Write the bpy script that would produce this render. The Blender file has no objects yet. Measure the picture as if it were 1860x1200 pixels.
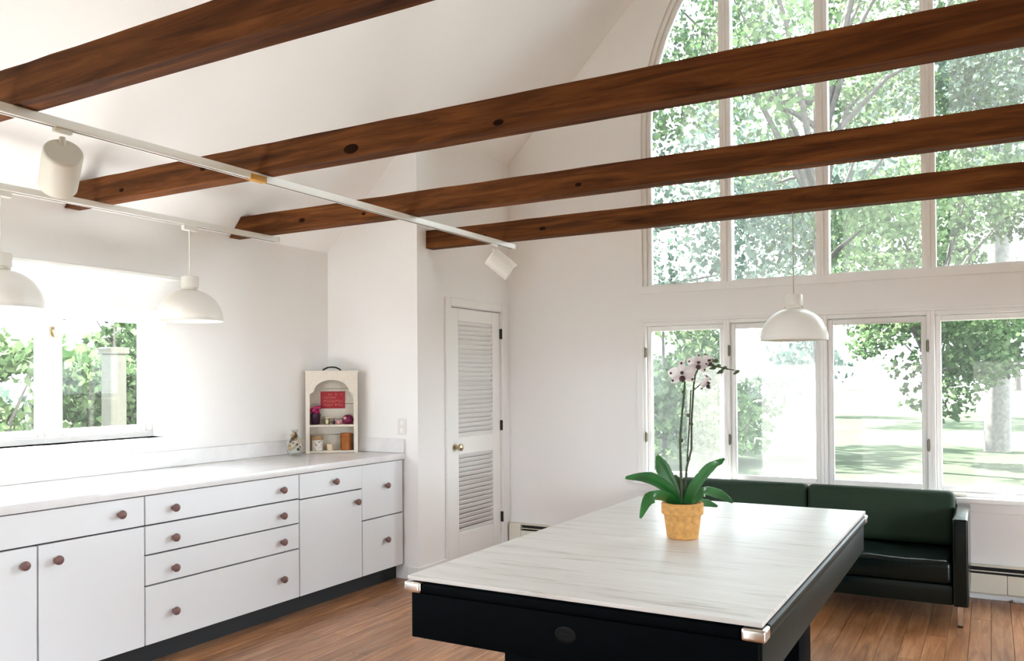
import bpy, bmesh, math, random
import numpy as np
from mathutils import Vector, Matrix
from mathutils.geometry import tessellate_polygon

S = bpy.context.scene
COL = S.collection
random.seed(7)
R_ = math.radians

# ------------------------------------------------------------------ camera
F, YAW, PIT, ROL, CX, CY, CAMH = 1522.7, R_(29.69), R_(.51), R_(-.42), 930., 675.9, 1.435
_f = Vector((-math.sin(YAW), math.cos(YAW), 0)); _r = Vector((math.cos(YAW), math.sin(YAW), 0)); _u = Vector((0, 0, 1))
FWD = _f*math.cos(PIT) + _u*math.sin(PIT); _u2 = _u*math.cos(PIT) - _f*math.sin(PIT)
RGT = _r*math.cos(ROL) + _u2*math.sin(ROL); UPV = _u2*math.cos(ROL) - _r*math.sin(ROL)
CAM = Vector((0, 0, CAMH))
cd = bpy.data.cameras.new('camera'); cam = bpy.data.objects.new('camera', cd); COL.objects.link(cam)
cd.sensor_width = 36; cd.lens = F/1860*36; cd.shift_y = (CY-600)/1860; cd.clip_start = .05; cd.clip_end = 400
mt = Matrix((RGT, UPV, -FWD)).transposed().to_4x4(); mt.translation = CAM; cam.matrix_world = mt
S.camera = cam

def ray(u, v): return FWD + RGT*((u-CX)/F) - UPV*((v-CY)/F)
def at_y(u, v, y): d = ray(u, v); return CAM + d*((y-CAM.y)/d.y)
def at_x(u, v, x): d = ray(u, v); return CAM + d*((x-CAM.x)/d.x)
def at_z(u, v, z): d = ray(u, v); return CAM + d*((z-CAM.z)/d.z)

# ------------------------------------------------------------------ sky, sun, exposure
S.view_settings.view_transform = 'Standard'; S.view_settings.look = 'None'
S.view_settings.gamma = 1; S.view_settings.use_curve_mapping = False
S.view_settings.exposure = 2.42
w = bpy.data.worlds.new('sky'); S.world = w; w.use_nodes = True
bg = w.node_tree.nodes['Background']; bg.inputs[0].default_value = (.865, .965, 1.05, 1); bg.inputs[1].default_value = 2.8
sl = bpy.data.lights.new('sun', 'SUN'); sl.energy = 15; sl.angle = R_(.6); sl.color = (1, .965, .93)
sun = bpy.data.objects.new('sun', sl); COL.objects.link(sun)
sun.rotation_euler = Vector((.84, -.30, -.86)).to_track_quat('-Z', 'Y').to_euler(); sun.location = (-20, 10, 20)
try:
    S.cycles.max_bounces = 14; S.cycles.diffuse_bounces = 8; S.cycles.transparent_max_bounces = 24
    S.cycles.caustics_reflective = False; S.cycles.caustics_refractive = False
    S.cycles.sample_clamp_indirect = 8; S.cycles.use_denoising = True
except Exception:
    pass

def portal(loc, look, sx, sy):
    l = bpy.data.lights.new('window_portal', 'AREA'); l.shape = 'RECTANGLE'; l.size = sx; l.size_y = sy
    l.cycles.is_portal = True
    o = bpy.data.objects.new('window_portal', l); COL.objects.link(o); o.location = loc
    o.rotation_euler = Vector(look).to_track_quat('-Z', 'Z').to_euler()

# ------------------------------------------------------------------ room numbers (metres)
XW, XR, XD, XF = -4.42, 3.72, -3.575, -3.70        # kitchen wall, right wall, door wall, cabinet fronts
YC, YW, YB = 4.90, 6.22, -3.0                      # closet side wall, window wall, back wall
EAVE, RX = 2.42, -.35; RIDGE = EAVE + (RX-XW)
AL, AR, AZ0, AZ1, AC = -2.36, 1.66, 2.11, 3.37, -.35  # arched window
ARR = AR-AC
LZ0, LZ1 = .65, 1.875
PORT = [((AC, YW+.12, 3.6), (0, -1, 0), 4.0, 3.4), ((AC, YW+.12, 1.26), (0, -1, 0), 4.0, 1.22),
        ((XW-.14, 1.4, 1.48), (1, 0, 0), 4.1, .78), ((-3.1, YB-.05, 1.25), (0, 1, 0), 1.6, 2.3), ((XR+.1, 1.0, 1.2), (-1, 0, 0), 3.6, 2.0)]  # last two serve the unseen openings added for daylight
for p in PORT: portal(*p)

# ------------------------------------------------------------------ materials
MATS = {}
def nodes(name):
    m = bpy.data.materials.new(name); m.use_nodes = True; MATS[name] = m
    nt = m.node_tree; return m, nt, nt.nodes['Principled BSDF']
def plain(name, col, rough=.5, metal=0., bump=0., scale=60., var=0., coat=0., spec=.5):
    m, nt, b = nodes(name)
    b.inputs['Base Color'].default_value = (*col, 1); b.inputs['Roughness'].default_value = rough
    b.inputs['Metallic'].default_value = metal; b.inputs['Specular IOR Level'].default_value = spec
    if coat: b.inputs['Coat Weight'].default_value = coat; b.inputs['Coat Roughness'].default_value = .15
    tc = nt.nodes.new('ShaderNodeTexCoord'); n = nt.nodes.new('ShaderNodeTexNoise')
    n.inputs['Scale'].default_value = scale; n.inputs['Detail'].default_value = 4
    nt.links.new(tc.outputs['Object'], n.inputs['Vector'])
    if var:
        r = nt.nodes.new('ShaderNodeValToRGB'); r.color_ramp.elements[0].position = .3; r.color_ramp.elements[1].position = .7
        r.color_ramp.elements[0].color = (*[c*(1-var) for c in col], 1); r.color_ramp.elements[1].color = (*[min(1, c*(1+var)) for c in col], 1)
        nt.links.new(n.outputs['Fac'], r.inputs[0]); nt.links.new(r.outputs[0], b.inputs['Base Color'])
    if bump:
        bp = nt.nodes.new('ShaderNodeBump'); bp.inputs['Strength'].default_value = bump; bp.inputs['Distance'].default_value = .002
        nt.links.new(n.outputs['Fac'], bp.inputs['Height']); nt.links.new(bp.outputs[0], b.inputs['Normal'])
    return m
def wood(name, stops, stretch, rough=.5, rnd=0., bump=.25, scale=1., coords='Object', spec=.5, warm=0.):
    """grain: noise stretched along one axis; rnd = brightness change from piece to piece"""
    m, nt, b = nodes(name); N = nt.nodes.new; L = nt.links.new
    tc = N('ShaderNodeTexCoord'); mp = N('ShaderNodeMapping'); mp.inputs['Scale'].default_value = stretch
    oi = N('ShaderNodeObjectInfo'); ad = N('ShaderNodeVectorMath'); ad.operation = 'ADD'
    ml = N('ShaderNodeMath'); ml.operation = 'MULTIPLY'; ml.inputs[1].default_value = 37. if rnd else 0.
    L(oi.outputs['Random'], ml.inputs[0]); L(tc.outputs[coords], ad.inputs[0]); L(ml.outputs[0], ad.inputs[1])
    L(ad.outputs[0], mp.inputs['Vector'])
    n1 = N('ShaderNodeTexNoise'); n1.inputs['Scale'].default_value = scale; n1.inputs['Detail'].default_value = 8; n1.inputs['Roughness'].default_value = .65
    n1.inputs['Distortion'].default_value = .6
    L(mp.outputs[0], n1.inputs['Vector'])
    r = N('ShaderNodeValToRGB'); e = r.color_ramp.elements
    while len(e) < len(stops): e.new(.5)
    for k, (p, c) in enumerate(stops): e[k].position = p; e[k].color = (*c, 1)
    L(n1.outputs['Fac'], r.inputs[0])
    src = r.outputs[0]
    if rnd:
        hv = N('ShaderNodeHueSaturation'); mr = N('ShaderNodeMapRange')
        mr.inputs['To Min'].default_value = 1-rnd; mr.inputs['To Max'].default_value = 1+rnd
        L(oi.outputs['Random'], mr.inputs['Value']); L(mr.outputs[0], hv.inputs['Value']); L(src, hv.inputs['Color']); src = hv.outputs[0]
    L(src, b.inputs['Base Color']); b.inputs['Roughness'].default_value = rough; b.inputs['Specular IOR Level'].default_value = spec
    bp = N('ShaderNodeBump'); bp.inputs['Strength'].default_value = bump; bp.inputs['Distance'].default_value = .003
    L(n1.outputs['Fac'], bp.inputs['Height']); L(bp.outputs[0], b.inputs['Normal'])
    return m
def glass(name, veil):
    """thin pane: clear, a little mirror, and a translucent veil put in for hazy glare"""
    m = bpy.data.materials.new(name); m.use_nodes = True; MATS[name] = m
    nt = m.node_tree; nt.nodes.clear(); N = nt.nodes.new; L = nt.links.new
    out = N('ShaderNodeOutputMaterial'); tr = N('ShaderNodeBsdfTransparent'); gl = N('ShaderNodeBsdfGlossy'); tl = N('ShaderNodeBsdfTranslucent')
    tr.inputs[0].default_value = (.97, .99, .98, 1); gl.inputs['Roughness'].default_value = .02; tl.inputs[0].default_value = (.95, .97, .92, 1)
    m1 = N('ShaderNodeMixShader'); m1.inputs[0].default_value = veil; L(tr.outputs[0], m1.inputs[1]); L(tl.outputs[0], m1.inputs[2])
    fr = N('ShaderNodeFresnel'); fr.inputs[0].default_value = 1.3
    m2 = N('ShaderNodeMixShader'); L(fr.outputs[0], m2.inputs[0]); L(m1.outputs[0], m2.inputs[1]); L(gl.outputs[0], m2.inputs[2])
    L(m2.outputs[0], out.inputs[0]); return m
def leafmat(name, c1, c2, trans=.5):
    m = bpy.data.materials.new(name); m.use_nodes = True; MATS[name] = m
    nt = m.node_tree; nt.nodes.clear(); N = nt.nodes.new; L = nt.links.new
    out = N('ShaderNodeOutputMaterial'); g = N('ShaderNodeNewGeometry'); r = N('ShaderNodeValToRGB')
    r.color_ramp.elements[0].color = (*c1, 1); r.color_ramp.elements[1].color = (*c2, 1)
    L(g.outputs['Random Per Island'], r.inputs[0])
    d = N('ShaderNodeBsdfDiffuse'); t = N('ShaderNodeBsdfTranslucent'); mx = N('ShaderNodeMixShader'); mx.inputs[0].default_value = trans
    L(r.outputs[0], d.inputs[0]); L(r.outputs[0], t.inputs[0]); L(d.outputs[0], mx.inputs[1]); L(t.outputs[0], mx.inputs[2]); L(mx.outputs[0], out.inputs[0])
    return m

plain('unseen_wall_paint', (.62, .60, .57), .6, bump=.2, scale=8, var=.2)  # unseen walls kept duller than the rest to limit bounce light
plain('wall_paint', (.875, .865, .86), .85, bump=.08, scale=90)
plain('ceiling_paint', (.92, .912, .905), .9, bump=.06, scale=80)
plain('trim_paint', (.86, .855, .84), .45, bump=.03, scale=40)
plain('cabinet_paint', (.78, .805, .83), .42, bump=.04, scale=30)
plain('carcass_dark', (.03, .028, .028), .8)
plain('worktop_white', (.80, .795, .80), .22, var=.04, scale=12)
plain('toe_kick', (.006, .008, .010), .55)
plain('knot_dark', (.018, .007, .003), .9, spec=.05)
plain('knob_wood', (.17, .085, .075), .4, var=.2, scale=30)
plain('black_laminate', (.001, .0018, .0025), .6, var=.2, scale=20, spec=.03)
plain('rail_green_black', (.003, .008, .006), .4, var=.2, scale=20, spec=.15)
plain('felt', (.01, .03, .02), .95)
plain('chrome', (.78, .77, .74), .22, metal=1.)
plain('badge', (.005, .005, .0045), .5, spec=.1)
plain('brass', (.50, .41, .26), .25, metal=1.)
plain('hinge_dark', (.012, .010, .008), .45, metal=.5)
plain('hinge_bronze', (.16, .15, .10), .4, metal=.7)
plain('velvet_green', (.007, .025, .009), .75, bump=.5, scale=220, var=.25)
plain('leather_green', (.0018, .006, .0055), .2, bump=.25, scale=60, var=.2, spec=.35)
plain('fixture_white', (.76, .75, .70), .4, bump=.02)
plain('shade_white', (.80, .79, .75), .3)
plain('fixture_grey', (.62, .60, .53), .5)
plain('track_white', (.80, .79, .75), .4)
plain('track_slot', (.05, .045, .03), .6)
plain('tag_orange', (.55, .27, .03), .6)
plain('cord_grey', (.45, .44, .38), .6)
plain('heater_enamel', (.76, .74, .64), .4, bump=.03)
plain('heater_slot', (.004, .004, .004), .7)
plain('terracotta', (.56, .29, .085), .8, bump=.4, scale=50, var=.22)
plain('soil', (.03, .018, .01), .95, bump=.8, scale=120)
plain('orchid_leaf', (.018, .115, .022), .30, var=.35, scale=9, coat=.2)
plain('orchid_stem', (.045, .06, .025), .6, var=.4, scale=40)
leafmat('petal', (.80, .75, .74), (.90, .86, .85), .35)
plain('orchid_lip', (.055, .008, .018), .5)
plain('bud', (.05, .085, .03), .5)
plain('shelf_cream', (.74, .67, .58), .6, bump=.1, scale=40, var=.05)
plain('shelf_back', (.62, .57, .49), .7, bump=.1, scale=40, var=.06)
plain('iron', (.02, .02, .02), .45, metal=.6)
plain('sign_red', (.34, .008, .018), .6, var=.15, scale=40)
plain('sign_script', (.72, .20, .15), .6)
plain('pot_plum', (.035, .006, .025), .35)
plain('magenta', (.42, .015, .11), .6, var=.4, scale=60)
plain('plum_knit', (.17, .004, .045), .55, bump=.6, scale=90)
plain('blush', (.65, .30, .32), .5)
plain('cream_wax', (.72, .60, .40), .5)
plain('olive_glass', (.20, .19, .10), .25)
plain('copper', (.72, .28, .10), .26, metal=.9, var=.15, scale=12)
plain('lid_wood', (.42, .25, .12), .6, var=.25, scale=30)
plain('dried_flower', (.46, .33, .19), .8, var=.45, scale=50)
plain('dried_dark', (.10, .06, .025), .8)
plain('plate_white', (.78, .74, .72), .4)
plain('bark', (.04, .034, .028), .9, bump=.8, scale=14, var=.35)
plain('bark_pale', (.085, .080, .070), .9, bump=.8, scale=12, var=.25)
plain('standin_grey', (.034, .034, .024), .85, bump=.3, scale=25, var=.12)
plain('gravel', (.40, .39, .36), .9, var=.12, scale=3)
# printed flower jar
m, nt, b = nodes('printed_jar'); tc = nt.nodes.new('ShaderNodeTexCoord'); v = nt.nodes.new('ShaderNodeTexNoise'); v.inputs['Scale'].default_value = 55
r = nt.nodes.new('ShaderNodeValToRGB'); e = r.color_ramp.elements; e.new(.5); e.new(.6)
for k, (p, c) in enumerate(((.36, (.30, .27, .25)), (.46, (.78, .74, .68)), (.58, (.80, .76, .70)), (.68, (.62, .34, .30)))): e[k].position = p; e[k].color = (*c, 1)
nt.links.new(tc.outputs['Object'], v.inputs['Vector']); nt.links.new(v.outputs['Fac'], r.inputs[0]); nt.links.new(r.outputs[0], b.inputs['Base Color'])
wood('beam_wood', ((.30, (.030, .010, .0035)), (.48, (.098, .033, .0098)), (.68, (.20, .069, .020))), (1.6, 22, 22), .75, rnd=.10, bump=.5, spec=.12)
wood('floor_wood', ((.28, (.15, .055, .020)), (.5, (.38, .17, .072)), (.72, (.56, .31, .165))), (26, 2.2, 26), .30, rnd=.20, bump=.25)
wood('board_wood', ((.25, (.30, .27, .235)), (.44, (.60, .585, .56)), (.75, (.69, .68, .665))), (2.2, 26, 26), .36, bump=.10, spec=.35)
glass('pane_clear', .024); glass('pane_hazy', .07); glass('pane_kitchen', .004)  # veil imitates haze in the panes, heavier in two casements
m = glass('vase_glass', .12)
leafmat('leaf_fresh', (.028, .058, .020), (.11, .16, .075)); leafmat('leaf_cool', (.033, .058, .043), (.11, .145, .112))
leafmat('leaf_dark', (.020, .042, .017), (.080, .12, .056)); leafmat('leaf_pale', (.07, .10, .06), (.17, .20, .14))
m, nt, b = nodes('lawn_grass'); tc = nt.nodes.new('ShaderNodeTexCoord'); v = nt.nodes.new('ShaderNodeTexNoise'); v.inputs['Scale'].default_value = .25; v.inputs['Detail'].default_value = 8
r = nt.nodes.new('ShaderNodeValToRGB'); r.color_ramp.elements[0].position = .35; r.color_ramp.elements[1].position = .68
r.color_ramp.elements[0].color = (.032, .042, .026, 1); r.color_ramp.elements[1].color = (.046, .053, .039, 1); b.inputs['Roughness'].default_value = 1; b.inputs['Specular IOR Level'].default_value = 0
nt.links.new(tc.outputs['Object'], v.inputs['Vector']); nt.links.new(v.outputs['Fac'], r.inputs[0]); nt.links.new(r.outputs[0], b.inputs['Base Color'])

# ------------------------------------------------------------------ helpers
def bx(bm, x0, x1, y0, y1, z0, z1, bev=0., seg=2, M=None):
    mm = Matrix.Translation(((x0+x1)/2, (y0+y1)/2, (z0+z1)/2)) @ Matrix.Diagonal((abs(x1-x0), abs(y1-y0), abs(z1-z0), 1))
    r = bmesh.ops.create_cube(bm, size=1, matrix=mm); vs = r['verts']
    if bev:
        es = list({e for v in vs for e in v.link_edges})
        rr = bmesh.ops.bevel(bm, geom=es, offset=bev, segments=seg, affect='EDGES', profile=.6); vs = list({v for f in rr['faces'] for v in f.verts} | {v for v in vs if v.is_valid})
    if M is not None: bmesh.ops.transform(bm, matrix=M, verts=vs)
    return vs
def lathe(bm, prof, n=28, M=None, cap0=True, cap1=True):
    rings = []
    for r, z in prof:
        rings.append([bm.verts.new((max(r, 1e-4)*math.cos(2*math.pi*k/n), max(r, 1e-4)*math.sin(2*math.pi*k/n), z)) for k in range(n)])
    for a, b_ in zip(rings, rings[1:]):
        for k in range(n): bm.faces.new((a[k], a[(k+1) % n], b_[(k+1) % n], b_[k]))
    if cap0: bm.faces.new(rings[0][::-1])
    if cap1: bm.faces.new(rings[-1])
    vs = [v for q in rings for v in q]
    if M is not None: bmesh.ops.transform(bm, matrix=M, verts=vs)
    return vs
def tube(bm, pts, rad, n=8, caps=True):
    pts = [Vector(p) for p in pts]; rads = rad if isinstance(rad, (list, tuple)) else [rad]*len(pts)
    rings = []; prev = None
    for i, p in enumerate(pts):
        t = (pts[min(i+1, len(pts)-1)] - pts[max(i-1, 0)]).normalized()
        a = prev if prev else (Vector((1, 0, 0)) if abs(t.x) < .8 else Vector((0, 1, 0)))
        a = (a - t*a.dot(t)).normalized(); prev = a; c = t.cross(a)
        rings.append([bm.verts.new(p + (a*math.cos(2*math.pi*k/n) + c*math.sin(2*math.pi*k/n))*rads[i]) for k in range(n)])
    for q, s in zip(rings, rings[1:]):
        for k in range(n): bm.faces.new((q[k], q[(k+1) % n], s[(k+1) % n], s[k]))
    if caps: bm.faces.new(rings[0][::-1]); bm.faces.new(rings[-1])
def prism(bm, outer, holes, to3, d0, d1):
    """flat outline with holes, given thickness; to3(a,b,d) -> point"""
    loops = [outer]+holes; flat = [p for l in loops for p in l]
    tris = tessellate_polygon([[Vector((p[0], p[1], 0)) for p in l] for l in loops])
    A = [bm.verts.new(to3(p[0], p[1], d0)) for p in flat]; B = [bm.verts.new(to3(p[0], p[1], d1)) for p in flat]
    for t in tris:
        try: bm.faces.new([A[i] for i in t]); bm.faces.new([B[i] for i in reversed(t)])
        except ValueError: pass
    o = 0
    for l in loops:
        n = len(l)
        for k in range(n):
            try: bm.faces.new((A[o+k], A[o+(k+1) % n], B[o+(k+1) % n], B[o+k]))
            except ValueError: pass
        o += n
    bmesh.ops.recalc_face_normals(bm, faces=bm.faces)
def mesh(name, bm, mat, smooth=None):
    me = bpy.data.meshes.new(name); bmesh.ops.recalc_face_normals(bm, faces=bm.faces); bm.to_mesh(me); bm.free()
    me.materials.append(MATS[mat])
    if smooth is not None:
        for p in me.polygons: p.use_smooth = True
        try: me.set_sharp_from_angle(angle=R_(smooth))
        except Exception: pass
    return me
def obj(name, bm, mat, parent=None, smooth=None, loc=None, rot=None):
    me = bm if isinstance(bm, bpy.types.Mesh) else mesh(name, bm, mat, smooth)
    o = bpy.data.objects.new(name, me); COL.objects.link(o); o.parent = parent
    if loc: o.location = loc
    if rot: o.rotation_euler = rot
    return o
def tag(o, label, cat, group=None):
    o['label'] = label; o['category'] = cat
    if group: o['group'] = group
    return o
def thing(name, label, cat, loc=(0, 0, 0), rz=0., group=None):
    o = bpy.data.objects.new(name, None); o.empty_display_size = .1; COL.objects.link(o); o.location = loc; o.rotation_euler = (0, 0, rz)
    return tag(o, label, cat, group)
def struct(o, label=None):
    o['kind'] = 'structure'
    if label: o['label'] = label
    return o
def sempty(name, label, loc=(0, 0, 0)):
    o = bpy.data.objects.new(name, None); o.empty_display_size = .1; COL.objects.link(o); o.location = loc; return struct(o, label)
def box_o(name, mat, parent, x0, x1, y0, y1, z0, z1, bev=0., seg=2, smooth=None):
    """box part; coordinates relative to its parent, origin at the box centre"""
    bm = bmesh.new(); hx, hy, hz = abs(x1-x0)/2, abs(y1-y0)/2, abs(z1-z0)/2
    bx(bm, -hx, hx, -hy, hy, -hz, hz, bev, seg)
    return obj(name, bm, mat, parent, smooth if smooth is not None else (40 if bev else None), ((x0+x1)/2, (y0+y1)/2, (z0+z1)/2))
BM = bmesh.new
axY = lambda d0: None

# ------------------------------------------------------------------ shell
# floor: sub floor plus planks running towards the window wall
fl = struct(box_o('floor', 'carcass_dark', None, XW-.1, XR+.1, YB-.1, YW+.1, -.12, -.02), 'reddish brown wooden plank floor of the bright vaulted room')
PW = .105
pm = {}
def plank_mesh(L):
    k = round(L, 2)
    if k not in pm:
        bm = BM(); bx(bm, -PW/2+.0008, PW/2-.0008, -L/2+.0008, L/2-.0008, -.01, .01, .0015, 1); pm[k] = mesh('plank', bm, 'floor_wood')
    return pm[k]
rest = BM(); nplank = 0
x = XW+PW/2
strips = []
while x < XR:
    y = YB + random.uniform(-1.2, 0); row = []
    while y < YW:
        L = random.choice((1.3, 1.7, 2.1)); y0, y1 = max(y, YB), min(y+L, YW)
        if y1-y0 > .12: row.append((y0, y1))
        y += L
    strips.append((x, row)); x += PW
for x, row in strips:
    for y0, y1 in row:
        seen = -3.85 < x < 1.6 and y1 > 2.2
        if seen and nplank < 290:
            nplank += 1
            o = obj('plank', plank_mesh(y1-y0), None, fl, loc=(x-(XW-.1+XR+.1)/2, (y0+y1)/2-(YB+YW)/2, -.01+.07)); 
        else: bx(rest, x-PW/2+.0008, x+PW/2-.0008, y0+.0008, y1-.0008, -.02, 0)
bmesh.ops.translate(rest, verts=rest.verts, vec=(-(XW+XR)/2, -(YB+YW)/2, .07))
o = obj('plank_field', rest, 'floor_wood', fl); o['kind'] = 'stuff'

def arch_pts(xl, xr, z0, zs, n=40):
    c = (xl+xr)/2; r = (xr-xl)/2
    return [(xl, z0)] + [(c-r*math.cos(math.pi*k/n), zs+r*math.sin(math.pi*k/n)) for k in range(n+1)] + [(xr, z0)]
rect = lambda a0, a1, b0, b1: [(a0, b0), (a1, b0), (a1, b1), (a0, b1)]
gable = [(XW-.2, -.1), (XR+.2, -.1), (XR+.2, EAVE-.2), (XR, EAVE), (RX, RIDGE), (XW, EAVE), (XW-.2, EAVE-.2)]
XZ = lambda a, b_, d: (a, d, b_); YZ = lambda a, b_, d: (d, a, b_)
bm = BM(); prism(bm, gable, [arch_pts(AL, AR, AZ0, AZ1), rect(AL, AR, LZ0, LZ1)], XZ, YW, YW+.16); struct(obj('wall_far', bm, 'wall_paint'), 'white gable wall pierced by the arched window and a row of casements')
bm = BM(); prism(bm, gable, [rect(-3.9, -2.3, .05, 2.35)], XZ, YB-.16, YB); struct(obj('wall_back', bm, 'unseen_wall_paint'))  # unseen opening added to bring daylight from behind the camera
KY0, KY1, KZ0, KZ1 = -.6, 3.44, 1.10, 1.87  # window and counter lengthened out of view so sun bounces onto the beams
bm = BM(); prism(bm, rect(YB-.16, YW+.16, -.1, EAVE+.02), [rect(KY0, KY1, KZ0, KZ1)], YZ, XW-.2, XW); struct(obj('wall_left', bm, 'wall_paint'), 'white kitchen wall with a recessed window above the counter')
bm = BM(); prism(bm, rect(YB-.16, YW+.16, -.1, EAVE+.02), [rect(-.8, 2.8, .2, 2.2)], YZ, XR, XR+.2); struct(obj('wall_right', bm, 'unseen_wall_paint'))  # unseen opening added to throw daylight onto the cabinet fronts
def slope(name, x0, x1):
    bm = BM(); z0 = EAVE if x0 in (XW, XR) else RIDGE
    a = [(XW, EAVE), (RX, RIDGE), (RX, RIDGE+.2), (XW-.2, EAVE)] if x0 == XW else [(XR, EAVE), (RX, RIDGE), (RX, RIDGE+.2), (XR+.2, EAVE)]
    prism(bm, a, [], XZ, YB-.16, YW+.16); return struct(obj(name, bm, 'ceiling_paint'), 'white sloping ceiling plane rising from the side wall to the ridge')
slope('ceiling_left', XW, RX); slope('ceiling_right', XR, RX)
# closet block
bm = BM(); prism(bm, [(XW, 0), (XD, 0), (XD, EAVE+XD-XW), (XW, EAVE)], [], XZ, YC, YC+.09); struct(obj('wall_closet_side', bm, 'wall_paint'), 'white side wall of the closet block at the end of the counter')
DY0, DY1, DZ1 = 5.315, 6.075, 2.0
bm = BM(); prism(bm, rect(YC+.09, YW, 0, EAVE+XD-XW-.0), [rect(DY0, DY1, .0005, DZ1)], YZ, XD-.09, XD); struct(obj('wall_closet_front', bm, 'wall_paint'), 'white closet wall that holds the louvred door')
def baseboard(name, x0, x1, y0, y1):
    struct(box_o(name, 'trim_paint', None, x0, x1, y0, y1, 0, .095, .004, 1), 'low white baseboard')
baseboard('baseboard_closet', XD, XD+.014, YC, DY0-.075)
baseboard('baseboard_closet_side', XF+.03, XD+.014, YC-.014, YC)
baseboard('baseboard_right', XR-.014, XR, YB, YW)

# ------------------------------------------------------------------ louvred closet door
dr = sempty('door_1', 'tall narrow white louvred closet door with a round brass knob', (XD, (DY0+DY1)/2, 0))
W2 = (DY1-DY0)/2-.004
for s in (-1, 1): box_o('stile', 'trim_paint', dr, -.04, -.004, s*W2-(.118 if s > 0 else 0), s*W2+(0 if s > 0 else .118), .012, DZ1-.006, .002, 1)
for z0, z1 in ((.012, .245), (.86, .99), (1.895, DZ1-.006)): box_o('rail', 'trim_paint', dr, -.04, -.004, -W2+.118, W2-.118, z0, z1, .002, 1)
bm = BM(); bx(bm, -.0035, .0035, -W2+.118, W2-.118, -.020, .020)
sm = mesh('slat', bm, 'trim_paint')
for z0, z1, n in ((.245, .86, 17), (.99, 1.895, 25)):
    for k in range(n): obj('slat', sm, None, dr, loc=(-.021, 0, z0+(z1-z0)*(k+.5)/n), rot=(0, R_(38), 0))
bm = BM(); lathe(bm, [(.027, 0), (.027, .006), (.012, .008), (.011, .03), (.022, .036), (.0285, .050), (.026, .064), (.012, .071)], 24, Matrix.Rotation(R_(90), 4, 'Y'))
obj('door_knob', bm, 'brass', dr, 40, (-.004, -W2+.062, .92))
for z in (1.82, 1.055, .29):
    bm = BM(); lathe(bm, [(.010, -.042), (.010, .042)], 12); bx(bm, -.012, 0, -.008, .012, -.042, .042); obj('hinge', bm, 'hinge_dark', dr, 40, (.008, W2+.004, z))
cs = sempty('trim_1', 'white casing around the louvred closet door', (XD, (DY0+DY1)/2, 0))
box_o('casing', 'trim_paint', cs, 0, .018, -W2-.074, -W2-.006, 0, DZ1+.068, .004, 1); box_o('casing', 'trim_paint', cs, 0, .018, W2+.010, W2+.070, 0, DZ1+.068, .004, 1)
box_o('casing', 'trim_paint', cs, 0, .018, -W2-.006, W2+.010, DZ1+.004, DZ1+.068, .004, 1)

# ------------------------------------------------------------------ arched window
w1 = sempty('window_1', 'tall arched white window with vertical mullions above the casements', (AC, YW, AZ0))
def ringframe(name, xl, xr, z0, zs, wdt, d0, d1, mat='trim_paint'):
    bm = BM(); o_ = arch_pts(xl-AC, xr-AC, z0-AZ0, zs-AZ0); i_ = arch_pts(xl-AC+wdt, xr-AC-wdt, z0-AZ0+wdt, zs-AZ0)
    prism(bm, o_, [i_], XZ, d0, d1); return obj(name, bm, mat, w1, 30)
ringframe('casing', AL-.055, AR+.055, AZ0-.01, AZ1, .055, -.018, .0)
ringframe('frame', AL, AR, AZ0, AZ1, .03, .01, .10)
ringframe('sash', AL+.03, AR-.03, AZ0+.03, AZ1, .03, .04, .08)
MUL = [-1.704, -1.018, -.345, .334, 1.006]
def archz(x, r=ARR-.06): return AZ1 + math.sqrt(max(r*r-(x-AC)**2, 0))
for mx in MUL:
    bm = BM(); wd = .042
    prism(bm, [(mx-AC-wd, .03), (mx-AC+wd, .03), (mx-AC+wd, archz(mx+wd)+.02-AZ0), (mx-AC-wd, archz(mx-wd)+.02-AZ0)], [], XZ, .0, .09); mu = obj('mullion', bm, 'trim_paint', w1)
    box_o('bead', 'trim_paint', mu, mx-AC-.012, mx-AC+.012, -.012, .0, .03, archz(mx)-AZ0, .004, 1)
ed = [AL+.06]+MUL+[AR-.06]
for k in range(6):
    a = ed[k]+(.042 if k else 0); b_ = ed[k+1]-(.042 if k < 5 else 0); n = 12
    pts = [(a-AC, .055), (b_-AC, .055)] + [(xx-AC, archz(xx, ARR-.055)-AZ0) for xx in [b_+(a-b_)*q/n for q in range(n+1)]]
    bm = BM(); vs = [bm.verts.new((p[0], .06, p[1])) for p in pts]; bm.faces.new(vs); bmesh.ops.triangulate(bm, faces=bm.faces); obj('pane', bm, 'pane_clear', w1)
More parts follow.
